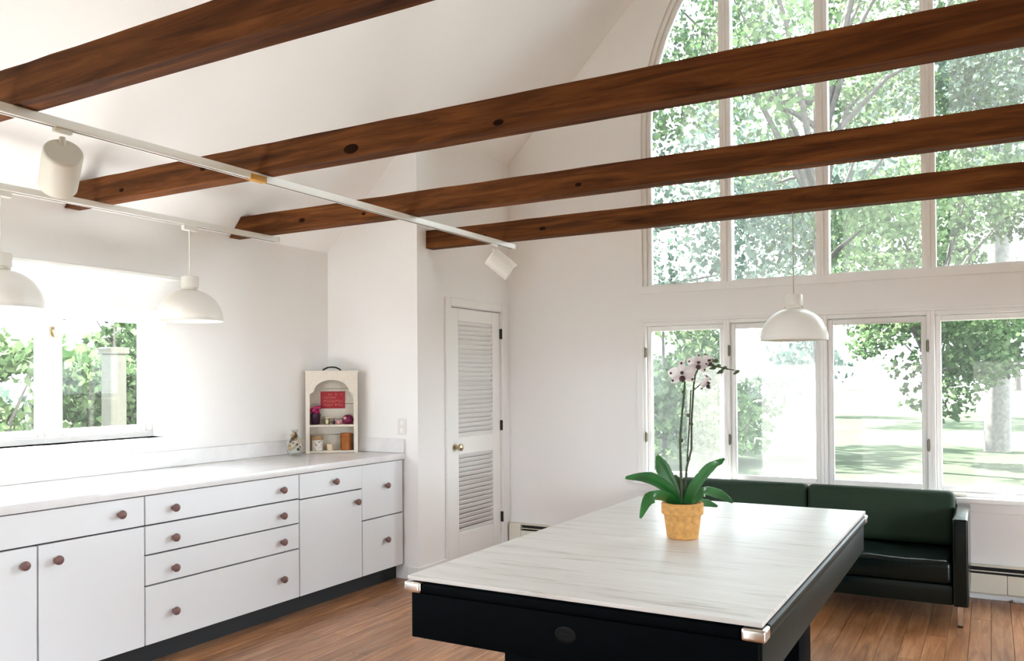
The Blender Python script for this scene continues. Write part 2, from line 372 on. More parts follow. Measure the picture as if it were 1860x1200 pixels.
# ------------------------------------------------------------------ casements below
wx = [AL, -1.704, -1.018, -.34, .336, 1.006, AR]
nth = ['beside the bare wall', 'second from the bare wall', 'third from the bare wall', 'over the sofa arm', 'past the sofa arm', 'farthest from the closet']
hs = {0: -1, 1: -1, 2: 1, 3: 1, 4: 1, 5: 1}
for k in range(6):
    a, b_ = wx[k], wx[k+1]; c = (a+b_)/2; h = (b_-a)/2
    o = sempty('window_%d' % (k+2), 'white casement window %s, looking onto the lawn' % nth[k], (c, YW, LZ0))
    H = LZ1-LZ0; p = .024
    for s in (-1, 1): box_o('jamb', 'trim_paint', o, s*h-(p if s > 0 else 0), s*h+(0 if s > 0 else p), -.006, .12, 0, H, .003, 1)
    box_o('head', 'trim_paint', o, -h+p, h-p, -.006, .12, H-.03, H, .003, 1); box_o('bottom_rail', 'trim_paint', o, -h+p, h-p, -.002, .12, 0, .025, .003, 1)
    i = h-p; sw = .036
    for s in (-1, 1): box_o('sash_stile', 'trim_paint', o, s*i-(sw if s > 0 else 0), s*i+(0 if s > 0 else sw), .022, .065, .027, H-.032, .006, 1)
    box_o('sash_rail', 'trim_paint', o, -i+sw, i-sw, .022, .065, .027, .067, .006, 1); box_o('sash_rail', 'trim_paint', o, -i+sw, i-sw, .022, .065, H-.072, H-.032, .006, 1)
    bm = BM(); bx(bm, -i+sw-.004, i-sw+.004, .040, .041, .06, H-.066); 
    for f in [f for f in bm.faces if abs(f.normal.y) < .9 or f.normal.y > 0]: bm.faces.remove(f)
    obj('pane', bm, 'pane_hazy' if k < 2 else 'pane_clear', o)
    for z in (.98-LZ0, 1.64-LZ0):
        bm = BM(); bx(bm, -.011, .011, -.012, .0, -.036, .036, .003, 1); lathe(bm, [(.005, -.042), (.005, .042)], 8, Matrix.Translation((0, -.012, 0)))
        obj('hinge', bm, 'hinge_bronze', o, 40, (hs[k]*(i+.006), .006, z))
    bm = BM(); bx(bm, -.05, .05, -.03, -.002, 0, .016, .004, 1); tube(bm, [(.03, -.02, .016), (.03, -.024, .028), (-.05, -.03, .032)], .005, 6); obj('crank', bm, 'fixture_grey' if k == 3 else 'fixture_white', o, 40, (-i+.13, -.006, .006))
sl_ = sempty('trim_2', 'white sill and apron below the casement windows', (AC, YW, 0))
box_o('sill', 'trim_paint', sl_, AL-AC-.06, AR-AC+.06, -.075, 0, LZ0-.03, LZ0, .005, 2)
box_o('apron', 'trim_paint', sl_, AL-AC-.05, AR-AC+.05, -.014, 0, LZ0-.095, LZ0-.03, .003, 1)
c3 = sempty('trim_3', 'white casing at the ends and head of the casement row', (AC, YW, 0))
for s, e_ in ((-1, AL-AC), (1, AR-AC)): box_o('casing', 'trim_paint', c3, e_-(.05 if s < 0 else 0), e_+(0 if s < 0 else .05), -.014, 0, LZ0, LZ1+.02, .003, 1)
box_o('casing', 'trim_paint', c3, AL-AC, AR-AC, -.012, 0, LZ1, LZ1+.02, .003, 1)

# ------------------------------------------------------------------ kitchen window and the ledge over it
GX = XW-.16
kc = sempty('window_8', 'overexposed white kitchen window recessed above the counter', (GX, (KY0+KY1)/2, KZ0)); KC = (KY0+KY1)/2
def K(name, y0, y1, z0, z1, x0=-.03, x1=.03, mat='trim_paint'): return box_o(name, mat, kc, x0, x1, y0-KC, y1-KC, z0-KZ0, z1-KZ0, .004, 1)
ky = [KY0, at_x(88, 700, GX).y, KY1]; kp = ky[1]-KY1+.0
K('frame', KY0, KY1, KZ0, KZ0+.035); K('frame', KY0, KY1, KZ1-.03, KZ1); K('frame', KY0, KY0+.035, KZ0+.035, KZ1-.03); K('frame', KY1-.035, KY1, KZ0+.035, KZ1-.03)
KM = [ky[1], ky[1]+kp, ky[1]+2*kp, ky[1]+3*kp]
for q in KM: K('mullion', q-.032, q+.032, KZ0+.035, KZ1-.03)
for a, b_ in ((KY0+.035, KM[3]-.032), (KM[3]+.032, KM[2]-.032), (KM[2]+.032, KM[1]-.032), (KM[1]+.032, KM[0]-.032), (KM[0]+.032, KY1-.035)):
    for y0, y1, z0, z1 in ((a, a+.04, KZ0+.035, KZ1-.03), (b_-.04, b_, KZ0+.035, KZ1-.03), (a+.04, b_-.04, KZ0+.035, KZ0+.075), (a+.04, b_-.04, KZ1-.07, KZ1-.03)): K('sash', y0, y1, z0, z1, -.022, .018)
    bm = BM(); vs = [bm.verts.new((0, yy-KC, zz-KZ0)) for yy, zz in ((a+.03, KZ0+.06), (b_-.03, KZ0+.06), (b_-.03, KZ1-.06), (a+.03, KZ1-.06))]; bm.faces.new(vs); obj('pane', bm, 'pane_kitchen', kc)
bm = BM(); bx(bm, 0, .012, -.012, .012, -.03, .03, .003, 1); tube(bm, [(.012, 0, .01), (.028, 0, .0), (.03, .012, -.045)], .006, 8); obj('latch', bm, 'brass', kc, 40, (.03, ky[1]-KC, 1.72-KZ0))
t4 = sempty('trim_4', 'white stool and casing of the kitchen window', (XW, KC, KZ0))
box_o('stool', 'trim_paint', t4, -.13, .03, KY0-KC-.03, KY1-KC+.03, -.025, .0, .004, 1)
tl = box_o('trim_5', 'trim_paint', None, XW, XW+.085, KY0-.05, 3.50, 2.062, 2.085, .004, 1); struct(tl, 'thin white ledge on the wall over the kitchen window')

# ------------------------------------------------------------------ ceiling beams
BY = [1.705, 2.832, 3.985, 5.058]; BW, BZ0, BZ1 = .045, 2.40, 2.53
lab = ['rough brown timber ceiling beam whose end meets the wall beyond the barrel spotlight', 'dark brown timber ceiling beam carrying the orange tagged stretch of track', 'dark timber ceiling beam between the orange tagged one and the closet one', 'dark timber ceiling beam that runs into the closet wall and carries the pendant']
random.seed(11)
for k, y in enumerate(BY):
    xl0, xl1 = (XW, XW+BZ1-EAVE) if k < 3 else (XD, XD)
    n = 60; bm = BM(); rings = []
    for i in range(n+1):
        t = i/n; ring = []
        for (sy, sz) in ((-1, 0), (1, 0), (1, 1), (-1, 1)):
            a = xl0 if sz == 0 else xl1
            xx = a+(XR-a)*t; j = 0 if i in (0, n) else 1
            ring.append(bm.verts.new((xx-XW, sy*(BW+random.uniform(-.0015, .001)*j), sz*(BZ1-BZ0)+random.uniform(-.0016, .0016)*j*(sz))))
        rings.append(ring)
    for a, b_ in zip(rings, rings[1:]):
        for q in range(4): bm.faces.new((a[q], a[(q+1) % 4], b_[(q+1) % 4], b_[q]))
    bm.faces.new(rings[0][::-1]); bm.faces.new(rings[-1])
    o = tag(obj('ceiling_beam', bm, 'beam_wood', None, None, (XW, y, BZ0)), lab[k], 'beam', 'exposed ceiling beams')
    for (u_, v_, r_k) in ([], [(637, 270, .030), (368, 306, .016), (905, 222, .018), (220, 345, .014)], [(548, 400, .020), (660, 388, .012), (1050, 335, .014)], [(985, 415, .018), (880, 428, .012)])[k]:
        q = at_y(u_, v_, y-BW-.0012); bm = BM(); lathe(bm, [(.001, 0), (r_k*.8, 0), (r_k, .004)], 14, Matrix.Rotation(R_(-90), 4, 'X')@Matrix.Scale(2.0, 4, (1, 0, 0))@Matrix.Scale(.75, 4)); obj('knot', bm, 'knot_dark', o, 60, (q.x-XW, -BW-.0012, q.z-BZ0))
# ------------------------------------------------------------------ track lighting
def rail(name, label, x, y0, y1):
    t = thing(name, label, 'track', (x, y0, BZ0), 0, 'lighting tracks under the beams')
    box_o('channel', 'track_white', t, -.018, .018, .012, y1-y0-.012, -.034, 0, .003, 1)
    box_o('slot', 'track_slot', t, -.006, .006, .03, y1-y0-.03, -.0345, -.030)
    for q in (0, y1-y0-.012): box_o('end_cap', 'track_white', t, -.019, .019, q, q+.012, -.035, 0, .003, 1)
    return t
TX1, TX2 = -2.945, -4.135
t1 = rail('track_rail', 'long white lighting track under the beams, with an orange tag', TX1, 0.6, 5.20)
box_o('tag', 'tag_orange', t1, -.0195, .0195, 2.735-.6, 2.835-.6, -.0365, -.010, .002, 1)
t2 = rail('track_rail', 'white lighting track by the kitchen wall that carries two pendants', TX2, 0.6, 4.10)
def spot(label, loc, aim, drop, fin):
    t = thing('track_spotlight', label, 'spotlight', loc, 0, 'barrel spotlights on the long track')
    aim = Vector(aim).normalized(); q = aim.to_track_quat('-Z', 'Y').to_matrix().to_4x4()
    box_o('adapter', fin, t, -.010, .010, -.035, .035, -.016, 0, .003, 1)
    bm = BM(); tube(bm, [(0, 0, -.03), (0, 0, -drop)], .011, 12); obj('stem', bm, fin, t, 40)
    c = Vector((0, 0, -drop)) + aim*.055
    bm = BM(); lathe(bm, [(.05, .085), (.062, .085), (.0665, .080), (.0675, .074), (.0675, -.092), (.064, -.096), (.058, -.096), (.056, -.06), (.030, -.03)], 36, Matrix.Translation(c) @ q, True, True); obj('barrel', bm, fin, t, 35)
    bm = BM(); lathe(bm, [(.02, -.056), (.045, -.062), (.052, -.075), (.045, -.086), (.01, -.09)], 24, Matrix.Translation(c) @ q); obj('lamp_bulb', bm, 'shade_white', t, 40)
    return t
spot('grey white barrel spotlight aimed down towards the kitchen wall', (TX1, 1.85, BZ0-.034), (-.775, .365, -.53), .105, 'fixture_grey')
spot('small white barrel spotlight near the closet end of the track', (TX1, 4.93, BZ0-.034), (.65, .37, -.62), .10, 'track_white')
def pendant(label, x, y, ztop, zr, group=None, adapter=True):
    t = thing('pendant_lamp', label, 'pendant lamp', (x, y, zr), 0, group)
    H = ztop-zr
    bm = BM(); pr = []
    for k in range(15):
        a = math.pi/2*k/14*.93; pr.append((.190*math.cos(a)**.92, .185*math.sin(a)))
    pr = [(.188, 0)]+pr[1:]; inn = [(max(r_-.006, .001), z_-.006 if z_ > .006 else 0) for r_, z_ in pr]
    lathe(bm, inn[::-1]+[(.190, -.003)]+pr, 48, None, False, False); obj('shade', bm, 'shade_white', t, 40)
    bm = BM(); lathe(bm, [(.036, .180), (.044, .186), (.044, .194), (.050, .200), (.050, .258), (.046, .264), (.008, .266)], 28); obj('cap', bm, 'fixture_white', t, 35)
    bm = BM(); lathe(bm, [(.034, .176), (.034, .196)], 24); bx(bm, -.054, .054, -.006, .006, .186, .195); obj('vent_ring', bm, 'fixture_grey', t, 35)
    bm = BM(); tube(bm, [(0, 0, .264), (0, 0, H-(.028 if adapter else .0))], .003 if not adapter else .005, 8); obj('cord', bm, 'cord_grey' if not adapter else 'track_white', t)
    if adapter: box_o('adapter', 'track_white', t, -.014, .014, -.05, .05, H-.03, H, .003, 1)
    bm = BM(); lathe(bm, [(.014, .17), (.016, .12), (.03, .085), (.032, .065), (.022, .04), (.004, .032)], 20); obj('lamp_bulb', bm, 'shade_white', t, 40)
    return t
pendant('white dome pendant over the counter beside the window end', TX2, 3.385, BZ0-.034, 1.80, 'white dome pendants')
pendant('white dome pendant over the counter in front of the kitchen window', TX2, 2.285, BZ0-.034, 1.80, 'white dome pendants')
pendant('white dome pendant hanging on a thin cord over the dining table', -.99, BY[3]-.0, BZ0, 1.655, 'white dome pendants', False)

# ------------------------------------------------------------------ kitchen cabinets
def knob(parent, y, z):
    global KN
    if KN is None:
        bm = BM(); lathe(bm, [(.010, 0), (.009, .010), (.017, .015), (.0215, .023), (.020, .031), (.012, .037), (.003, .0385)], 20, Matrix.Rotation(R_(90), 4, 'Y')); KN = mesh('knob', bm, 'knob_wood', 50)
    return obj('knob', KN, None, parent, loc=(0, y, z))
KN = None
def cabinet(label, y0, y1, fronts):
    yc = (y0+y1)/2
    t = thing('base_cabinet', label, 'cabinet', (XF, yc, 0), 0, 'kitchen base cabinets')
    box_o('carcass', 'carcass_dark', t, XW-XF+.012, -.020, y0-yc, y1-yc, .105, .866)
    box_o('toe_kick', 'toe_kick', t, XW-XF+.05, -.075, y0-yc, y1-yc, 0, .105)
    for kind, a, b_, z0, z1, ks in fronts:
        p = box_o(kind, 'cabinet_paint', t, -.020, 0, a-yc, b_-yc, z0, z1, .0015, 1)
        for ky_, kz in ks: knob(p, ky_-(a+b_)/2, kz-(z0+z1)/2).location.x = .010
    return t
g = .004
cabinet('white cabinet with two plain doors beyond the wide drawer unit', .57, 1.66, [('drawer', .57+g, 1.66-g, .713+g, .862, [(.71, .792), (1.52, .792)]), ('door', .57+g, 1.115-g, .112, .713-g, [(1.047, .635)]), ('door', 1.115+g, 1.66-g, .112, .713-g, [(1.199, .632)])])
cabinet('white four drawer cabinet at the far open end of the worktop', -.50, .57, [('drawer', -.50+g, .57-g, a+g, b_-g, [(-.33, k), (.42, k)]) for a, b_, k in ((.108, .408, .25), (.408, .563, .473), (.563, .713, .63), (.713, .866, .784))])
cabinet('white cabinet with a wide drawer over two doors at the window end', 1.66, 2.751, [
    ('drawer', 1.66+g, 2.751-g, .713+g, .862, [(1.80, .792), (2.609, .792)]), ('door', 1.66+g, 2.205-g, .112, .713-g, [(2.137, .635)]), ('door', 2.205+g, 2.751-g, .112, .713-g, [(2.289, .632)])])
cabinet('white cabinet with a stack of four wide drawers and eight knobs', 2.751, 3.836, [
    ('drawer', 2.751+g, 3.836-g, a+g, b_-g, [(2.92, k), (3.688, k)]) for a, b_, k in ((.108, .408, .25), (.408, .563, .473), (.563, .713, .63), (.713, .866, .784))])
cabinet('white cabinet with one small drawer over a single door', 3.836, 4.429, [
    ('drawer', 3.836+g, 4.4285, .706+g, .862, [(4.152, .785)]), ('door', 3.836+g, 4.429-g, .112, .706-g, [(4.368, .625)])])
cabinet('narrow white cabinet of two deep drawers against the closet wall', 4.429, YC-.006, [
    ('drawer', 4.4295, YC-.022, .486+g, .862, [(4.685, .70)]), ('drawer', 4.429+g, YC-.022, .112, .486-g, [(4.684, .321)])])
bm = BM(); bx(bm, XW+.002, XF+.012, -.52, YC-.002, .868, .910, .004, 2)  # near end carried on out of view to catch more sun
wt = tag(obj('worktop', bm, 'worktop_white', None, 40), 'long white kitchen worktop running along the kitchen window wall', 'worktop')
box_o('backsplash', 'worktop_white', wt, XW+.002, XW+.020, -.52, YC-.022, .911, 1.012, .003, 1); box_o('backsplash', 'worktop_white', wt, XW+.002, XF+.012, YC-.022, YC-.002, .911, 1.012, .003, 1)
o = thing('outlet', 'white double outlet plate on the closet wall above the counter end', 'outlet', (-3.715, YC, 1.10))
box_o('plate', 'plate_white', o, -.04, .04, -.006, 0, -.058, .058, .003, 1)
for z in (-.026, .026): box_o('socket', 'trim_paint', o, -.016, .016, -.0085, -.006, z-.017, z+.017, .002, 1)

# ------------------------------------------------------------------ little shelf cabinet with its trinkets
A = at_z(557, 822, .91); B = at_z(650, 820, .91); SW = .372
ang = math.atan2(B.y-A.y, B.x-A.x); mid = (A+B)/2 + Vector((math.sin(ang), -math.cos(ang), 0))*.078
D = .112
SL = Matrix.Translation((mid.x, mid.y, .911)) @ Matrix.Rotation(ang, 4, 'Z')
sh = thing('shelf_cabinet', 'small cream wooden shelf cabinet with arched top and iron handle in the corner', 'shelf', (mid.x, mid.y, .911), ang)
h2 = SW/2; SH = .600
for s in (-1, 1): box_o('side', 'shelf_cream', sh, s*h2-(.02 if s > 0 else 0), s*h2+(0 if s > 0 else .02), .012, D, 0, SH-.012, .002, 1)
box_o('top', 'shelf_cream', sh, -h2-.006, h2+.006, -.004, D, SH-.012, SH, .003, 1)
box_o('bottom', 'shelf_cream', sh, -h2+.02, h2-.02, .012, D, 0, .016, .002, 1); box_o('shelf', 'shelf_cream', sh, -h2+.02, h2-.02, .005, D-.012, .190, .206, .002, 1)
for k in range(5): box_o('back_board', 'shelf_back', sh, -h2+.02, h2-.02, D-.012, D-.002, .016+k*.1136, .016+(k+1)*.1136-.003, .002, 1)
bm = BM(); iw = h2-.030; arc = [(iw*math.cos(a)*.80, .448+.085*math.sin(a)) for a in [math.pi*q/20 for q in range(21)]]
out = [(-h2, .0), (-h2, SH-.012), (h2, SH-.012), (h2, .0), (h2-.028, .0), (iw, .430), (iw*.9, .440)]+arc+[(-iw*.9, .440), (-iw, .430), (-h2+.028, .0)]
prism(bm, out, [], XZ, 0, .012); obj('face_frame', bm, 'shelf_cream', sh)
bm = BM(); tube(bm, [(-.064, .05, SH), (-.058, .05, SH+.010), (-.030, .05, SH+.024), (0, .05, SH+.027), (.030, .05, SH+.024), (.058, .05, SH+.010), (.064, .05, SH)], .0055, 8); obj('handle', bm, 'iron', sh, 40)
def inshelf(name, label, cat, x, z, y=.055, group=None):
    p = SL @ Vector((x-h2, y, z)); return thing(name, label, cat, p, ang, group)
o = inshelf('wall_sign', 'small red sign with pale script lettering inside the shelf cabinet', 'sign', .190, .322, D-.018)
box_o('panel', 'sign_red', o, -.088, .088, -.003, .003, 0, .125, .002, 1)
random.seed(5)
rows = [(.104, [(-.034, -.006), (.016, .034), (.052, .074)]), (.080, [(-.064, .024)]), (.054, [(-.068, .070)]), (.026, [(-.066, .0), (.018, .028), (.036, .07)])]
for z, segs in rows:
    for a, b_ in segs:
        bm = BM(); n = max(6, int((b_-a)/.0035)); pts = []
        for q in range(n+1):
            t = q/n; pts.append((a+(b_-a)*t+.004*math.sin(q*1.9), -.0042, z+.009*math.sin(q*1.35+z*90)+.003*math.sin(q*.5)))
        tube(bm, pts, .0019, 5); obj('script_line', bm, 'sign_script', o, 50)
o = inshelf('flower_pot', 'dark plum pot of magenta blooms on the upper shelf', 'pot', .068, .2065)
bm = BM(); lathe(bm, [(.026, 0), (.030, .004), (.037, .070), (.038, .078), (.033, .078), (.031, .066)], 24); obj('pot', bm, 'pot_plum', o, 40)
for q in range(9):
    bm = BM(); a = q*2.4; rr = .0 if q == 0 else .024
    bmesh.ops.create_icosphere(bm, subdivisions=2, radius=.017); 
    for v in bm.verts: v.co *= 1+.16*math.sin(v.co.x*420+q)*math.sin(v.co.z*380)
    obj('bloom', bm, 'magenta', o, 60, (rr*math.cos(a), rr*math.sin(a), .090+.016*(q % 3)))
o = inshelf('candle_jar', 'tiny olive glass candle jar with pale wax on the upper shelf', 'candle', .150, .2065)
bm = BM(); lathe(bm, [(.015, 0), (.018, .003), (.019, .040), (.017, .043)], 20); obj('jar', bm, 'olive_glass', o, 40)
bm = BM(); lathe(bm, [(.0165, 0), (.0165, .009), (.002, .010)], 16); obj('wax', bm, 'cream_wax', o, 40, (0, 0, .043))
bm = BM(); lathe(bm, [(.007, 0), (.011, .01), (.011, .03), (.005, .034)], 14, Matrix.Translation((0, -.0195, .004))@Matrix.Scale(.6, 4, (0, 1, 0))); obj('label_patch', bm, 'cream_wax', o, 40)
o = inshelf('perfume_bottle', 'tiny dark bottle between the candle jar and the plum ball', 'bottle', .200, .2065)
bm = BM(); lathe(bm, [(.008, 0), (.009, .003), (.009, .028), (.004, .032), (.004, .038)], 16); obj('body', bm, 'pot_plum', o, 40); bm = BM(); lathe(bm, [(.006, 0), (.006, .010)], 12); obj('cap', bm, 'lid_wood', o, 40, (0, 0, .038))
o = inshelf('trinket_dish', 'small blush trinket dish leaning beside the plum ball', 'dish', .238, .2065, .04)
bm = BM(); lathe(bm, [(.012, 0), (.020, .010), (.024, .026), (.0225, .026), (.018, .012), (.010, .004)], 22); obj('bowl', bm, 'blush', o, 40); bm = BM(); lathe(bm, [(.017, .012), (.016, .018), (.002, .020)], 16); obj('filling', bm, 'cream_wax', o, 40)
o = inshelf('knitted_ball', 'round plum knitted ball at the end of the upper shelf', 'ball', .300, .2065, .052)
bm = BM(); lathe(bm, [(.004, 0), (.024, .003), (.038, .018), (.042, .034), (.037, .050), (.022, .063), (.008, .067)], 24); 
for v in bm.verts: v.co *= 1+.03*math.sin(10*math.atan2(v.co.y, v.co.x))
obj('body', bm, 'plum_knit', o, 50); bm = BM(); lathe(bm, [(.011, 0), (.010, .005), (.003, .008)], 14, Matrix.Translation((-.020, -.036, .045))@Matrix.Rotation(R_(70), 4, 'X')); obj('button', bm, 'blush', o, 40)
o = inshelf('printed_canister', 'white flower printed jar with a wooden lid on the bottom shelf', 'jar', .079, .0165)
bm = BM(); lathe(bm, [(.038, 0), (.041, .003), (.041, .072), (.038, .078)], 28); obj('jar', bm, 'printed_jar', o, 40); bm = BM(); lathe(bm, [(.039, .078), (.043, .080), (.043, .100), (.038, .106), (.004, .107)], 28); obj('lid', bm, 'lid_wood', o, 40)
o = inshelf('pillar_candle', 'short cream candle in a glass between printed jar and copper canister', 'candle', .170, .0165, .045)
bm = BM(); lathe(bm, [(.022, 0), (.023, .003), (.023, .046), (.020, .048), (.018, .042)], 22); obj('wax', bm, 'cream_wax', o, 40); bm = BM(); tube(bm, [(0, 0, .042), (.001, 0, .056)], .0016, 6); obj('wick', bm, 'iron', o)
o = inshelf('copper_canister', 'shiny copper canister on the bottom shelf', 'canister', .286, .0165, .052)
bm = BM(); lathe(bm, [(.040, 0), (.042, .003), (.0435, .118), (.046, .122), (.043, .124), (.041, .116), (.039, .012)], 32); obj('body', bm, 'copper', o, 40); bm = BM(); tube(bm, [(.0440*math.cos(2*math.pi*q/28), .0440*math.sin(2*math.pi*q/28), .100) for q in range(29)], .0022, 6, False); obj('band', bm, 'copper', o, 50)
# glass vase with dried flowers
p = at_z(533, 827, .911)+Vector((.03, -.02, 0)); o = thing('glass_vase', 'clear glass vase of dried tan flowers beside the shelf cabinet', 'vase', (p.x, p.y, .911))
bm = BM(); lathe(bm, [(.030, .002), (.040, .006), (.058, .040), (.060, .075), (.045, .115), (.022, .145), (.018, .165), (.026, .185)], 28, None, True, False); obj('vase', bm, 'vase_glass', o, 60)
random.seed(3)
for q in range(26):
    a = q*2.399; zz = .048+.115*(q/25); rr = (.050 if zz < .09 else .050-.6*(zz-.09))*math.sqrt(random.uniform(.35, 1))
    bm = BM(); bmesh.ops.create_icosphere(bm, subdivisions=1, radius=random.uniform(.010, .016))
    for v in bm.verts: v.co *= random.uniform(.7, 1.25)
    obj('dried_flower', bm, 'dried_dark' if q % 3 == 0 else 'dried_flower', o, None, (max(rr, 0)*math.cos(a), max(rr, 0)*math.sin(a), zz))

# ------------------------------------------------------------------ pool table with a dining board on top
PX0, PX1, PY0, PY1 = -1.660, -.520, 2.212, 4.292; PCX, PCY = (PX0+PX1)/2, (PY0+PY1)/2; hx, hy = (PX1-PX0)/2, (PY1-PY0)/2
pt = thing('pool_table', 'black pool table with chrome corner caps, hidden under a pale dining board', 'pool table', (PCX, PCY, 0))
for s in (-1, 1):
    box_o('apron', 'black_laminate', pt, -hx+.012, hx-.012, s*(hy-.006)-.020*(s > 0), s*(hy-.006)+.020*(s < 0), .600, .745, .004, 2)
    box_o('apron', 'rail_green_black', pt, s*(hx-.006)-.020*(s > 0), s*(hx-.006)+.020*(s < 0), -hy+.027, hy-.027, .618, .745, .004, 2)
    box_o('rail', 'black_laminate', pt, -hx+.055, hx-.055, s*(hy+.004)-.105*(s > 0), s*(hy+.004)+.105*(s < 0), .746, .783, .012, 3)
    box_o('rail', 'rail_green_black', pt, s*(hx+.008)-.105*(s > 0), s*(hx+.008)+.105*(s < 0), -hy+.055, hy-.055, .746, .783, .012, 3)
for sx in (-1, 1):
    for sy in (-1, 1):
        bm = BM(); bx(bm, min(sx*(hx+.010), sx*(hx-.055)), max(sx*(hx+.010), sx*(hx-.055)), min(sy*(hy+.008), sy*(hy-.055)), max(sy*(hy+.008), sy*(hy-.055)), .7465, .782, .010, 3)
        cc = obj('corner_cap', bm, 'chrome', pt, 40)
box_o('bed', 'felt', pt, -hx+.10, hx-.10, -hy+.10, hy-.10, .70, .765)
box_o('underframe', 'black_laminate', pt, -hx+.03, hx-.03, -hy+.03, hy-.03, .640, .70)
for s in (-1, 1):
    yc = -.63 if s < 0 else .60
    box_o('pedestal', 'black_laminate', pt, -.37, .37, yc-.13, yc+.13, .03, .640, .008, 2); 
    for q in (-.34, .34):
        bm = BM(); lathe(bm, [(.035, 0), (.038, .004), (.038, .022), (.02, .03)], 16); obj('levelling_foot', bm, 'iron', pt, 40, (q*.9, yc, 0))
bm = BM(); lathe(bm, [(.001, 0), (.022, 0), (.024, .002), (.019, .003), (.018, .0015), (.001, .0015)], 32, Matrix.Translation((0, -hy+.006, .686))@Matrix.Rotation(R_(90), 4, 'X')@Matrix.Scale(1.45, 4, (1, 0, 0)), False, False); bg_ = obj('badge', bm, 'badge', pt, 40)
bm = BM()
for z in (-.006, .006): bx(bm, -.014, .014, -hy+.0025, -hy+.005, .686+z-.0015, .686+z+.0015)
obj('badge_line', bm, 'badge', bg_)
bm = BM(); bx(bm, -hx, hx, -hy, hy, -.007, .007, .0025, 2)
db = tag(obj('dining_board', bm, 'board_wood', None, 40, (PCX, PCY, .793)), 'pale whitewashed wood dining board laid over the pool table', 'table top')

# ------------------------------------------------------------------ potted orchid
po = at_z(1240, 976, .80); pdep = (po-CAM).dot(FWD)
def OP(u, v, d=0.):     # a point of the plant: seen at (u, v), d metres behind the pot's own depth
    q = CAM + ray(u, v)*(pdep+d); return q-Vector((po.x, po.y, .80))
orc = thing('potted_orchid', 'white and plum orchid in a small terracotta pot on the dining board', 'plant', (po.x, po.y, .80))
bm = BM(); lathe(bm, [(.058, 0), (.062, .004), (.074, .095), (.080, .096), (.083, .100), (.083, .138), (.080, .142), (.073, .142), (.071, .10), (.05, .012)], 40); obj('pot', bm, 'terracotta', orc, 35)
bm = BM(); lathe(bm, [(.0715, .10), (.071, .124), (.04, .130), (.002, .133)], 24)
for v in bm.verts:
    if v.co.z > .12 and v.co.xy.length < .06: v.co.z += random.uniform(-.004, .006)
obj('soil', bm, 'soil', orc, 60)
def strap(pts, wds, fold=.25, thick=.003):
    bm = BM(); P_ = [Vector(p) for p in pts]; n = len(P_); fine = []
    for i in range(n-1):
        p0, p1, p2, p3 = P_[max(i-1, 0)], P_[i], P_[i+1], P_[min(i+2, n-1)]
        for k in range(5):
            t = k/5; fine.append((.5*((2*p1)+(p2-p0)*t+(2*p0-5*p1+4*p2-p3)*t*t+(3*p1-p0-3*p2+p3)*t**3), wds[i]+(wds[i+1]-wds[i])*t))
    fine.append((P_[-1], wds[-1])); rows_ = []
    for i, (p, wd) in enumerate(fine):
        t = (fine[min(i+1, len(fine)-1)][0]-fine[max(i-1, 0)][0]).normalized(); s = t.cross(Vector((0, 0, 1)))
        s = s.normalized() if s.length > .05 else RGT; si = t.cross(FWD).normalized(); s = (s*.5*(1 if s.dot(si) >= 0 else -1)+si*.85); s = (s-t*s.dot(t)).normalized(); nn = s.cross(t).normalized()
        rows_.append([bm.verts.new(p+s*wd*a+nn*wd*fold*abs(a)) for a in (-1, -.55, 0, .55, 1)])
    for a, b_ in zip(rows_, rows_[1:]):
        for k in range(4): bm.faces.new((a[k], a[k+1], b_[k+1], b_[k]))
    bmesh.ops.recalc_face_normals(bm, faces=bm.faces); bmesh.ops.solidify(bm, geom=bm.faces[:], thickness=thick); return bm
leaves = [([(1238, 918, 0), (1222, 880, .01), (1206, 848, .02), (1194, 826, .03)], [.016, .030, .034, .006], .35),
          ([(1246, 918, 0), (1264, 884, -.02), (1290, 852, -.03), (1316, 832, -.03)], [.016, .028, .027, .004], .30),
          ([(1236, 920, 0), (1214, 888, -.03), (1178, 868, -.06), (1136, 867, -.09)], [.014, .025, .027, .005], .25),
          ([(1232, 922, 0), (1212, 904, -.05), (1180, 904, -.09), (1163, 941, -.11)], [.014, .023, .025, .004], .20),
          ([(1250, 920, 0), (1276, 893, .05), (1306, 898, .10), (1331, 912, .12)], [.014, .020, .022, .004], .25),
          ([(1248, 924, 0), (1262, 912, .08), (1284, 914, .14), (1303, 919, .16)], [.012, .016, .018, .004], .2),
          ([(1240, 920, 0), (1238, 892, .03), (1230, 872, .06), (1226, 862, .08)], [.014, .022, .022, .004], .3)]
for pts, wds, fo in leaves: obj('leaf', strap([OP(*p) for p in pts], wds, fo), 'orchid_leaf', orc, 60)
stems = [([(1238, 915, 0), (1237, 860, .0), (1235, 800, .0), (1238, 760, .0), (1243, 710, -.01), (1244, 692, -.01)], .0058),
         ([(1244, 915, 0), (1247, 850, .0), (1256, 815, .01), (1256, 765, .01), (1260, 700, .0), (1263, 680, -.01), (1272, 662, -.01), (1296, 664, .0), (1322, 670, .01)], .0048),
         ([(1248, 838, .015), (1251, 790, .02), (1253, 755, .02), (1255, 708, .02)], .0034), ([(1260, 708, 0), (1270, 700, .0), (1280, 692, .01)], .0026)]
for pts, r0 in stems: bm = BM(); tube(bm, [OP(*p) for p in pts], [r0*(1-.35*i/len(pts)) for i in range(len(pts))], 8); obj('flower_stem', bm, 'orchid_stem', orc, 60)
for u, v in ((1241, 712), (1250, 754), (1238, 800), (1251, 833), (1256, 770)):
    bm = BM(); bmesh.ops.create_icosphere(bm, subdivisions=2, radius=.0075); obj('stem_node', bm, 'orchid_stem', orc, 60, OP(u, v, -.003))
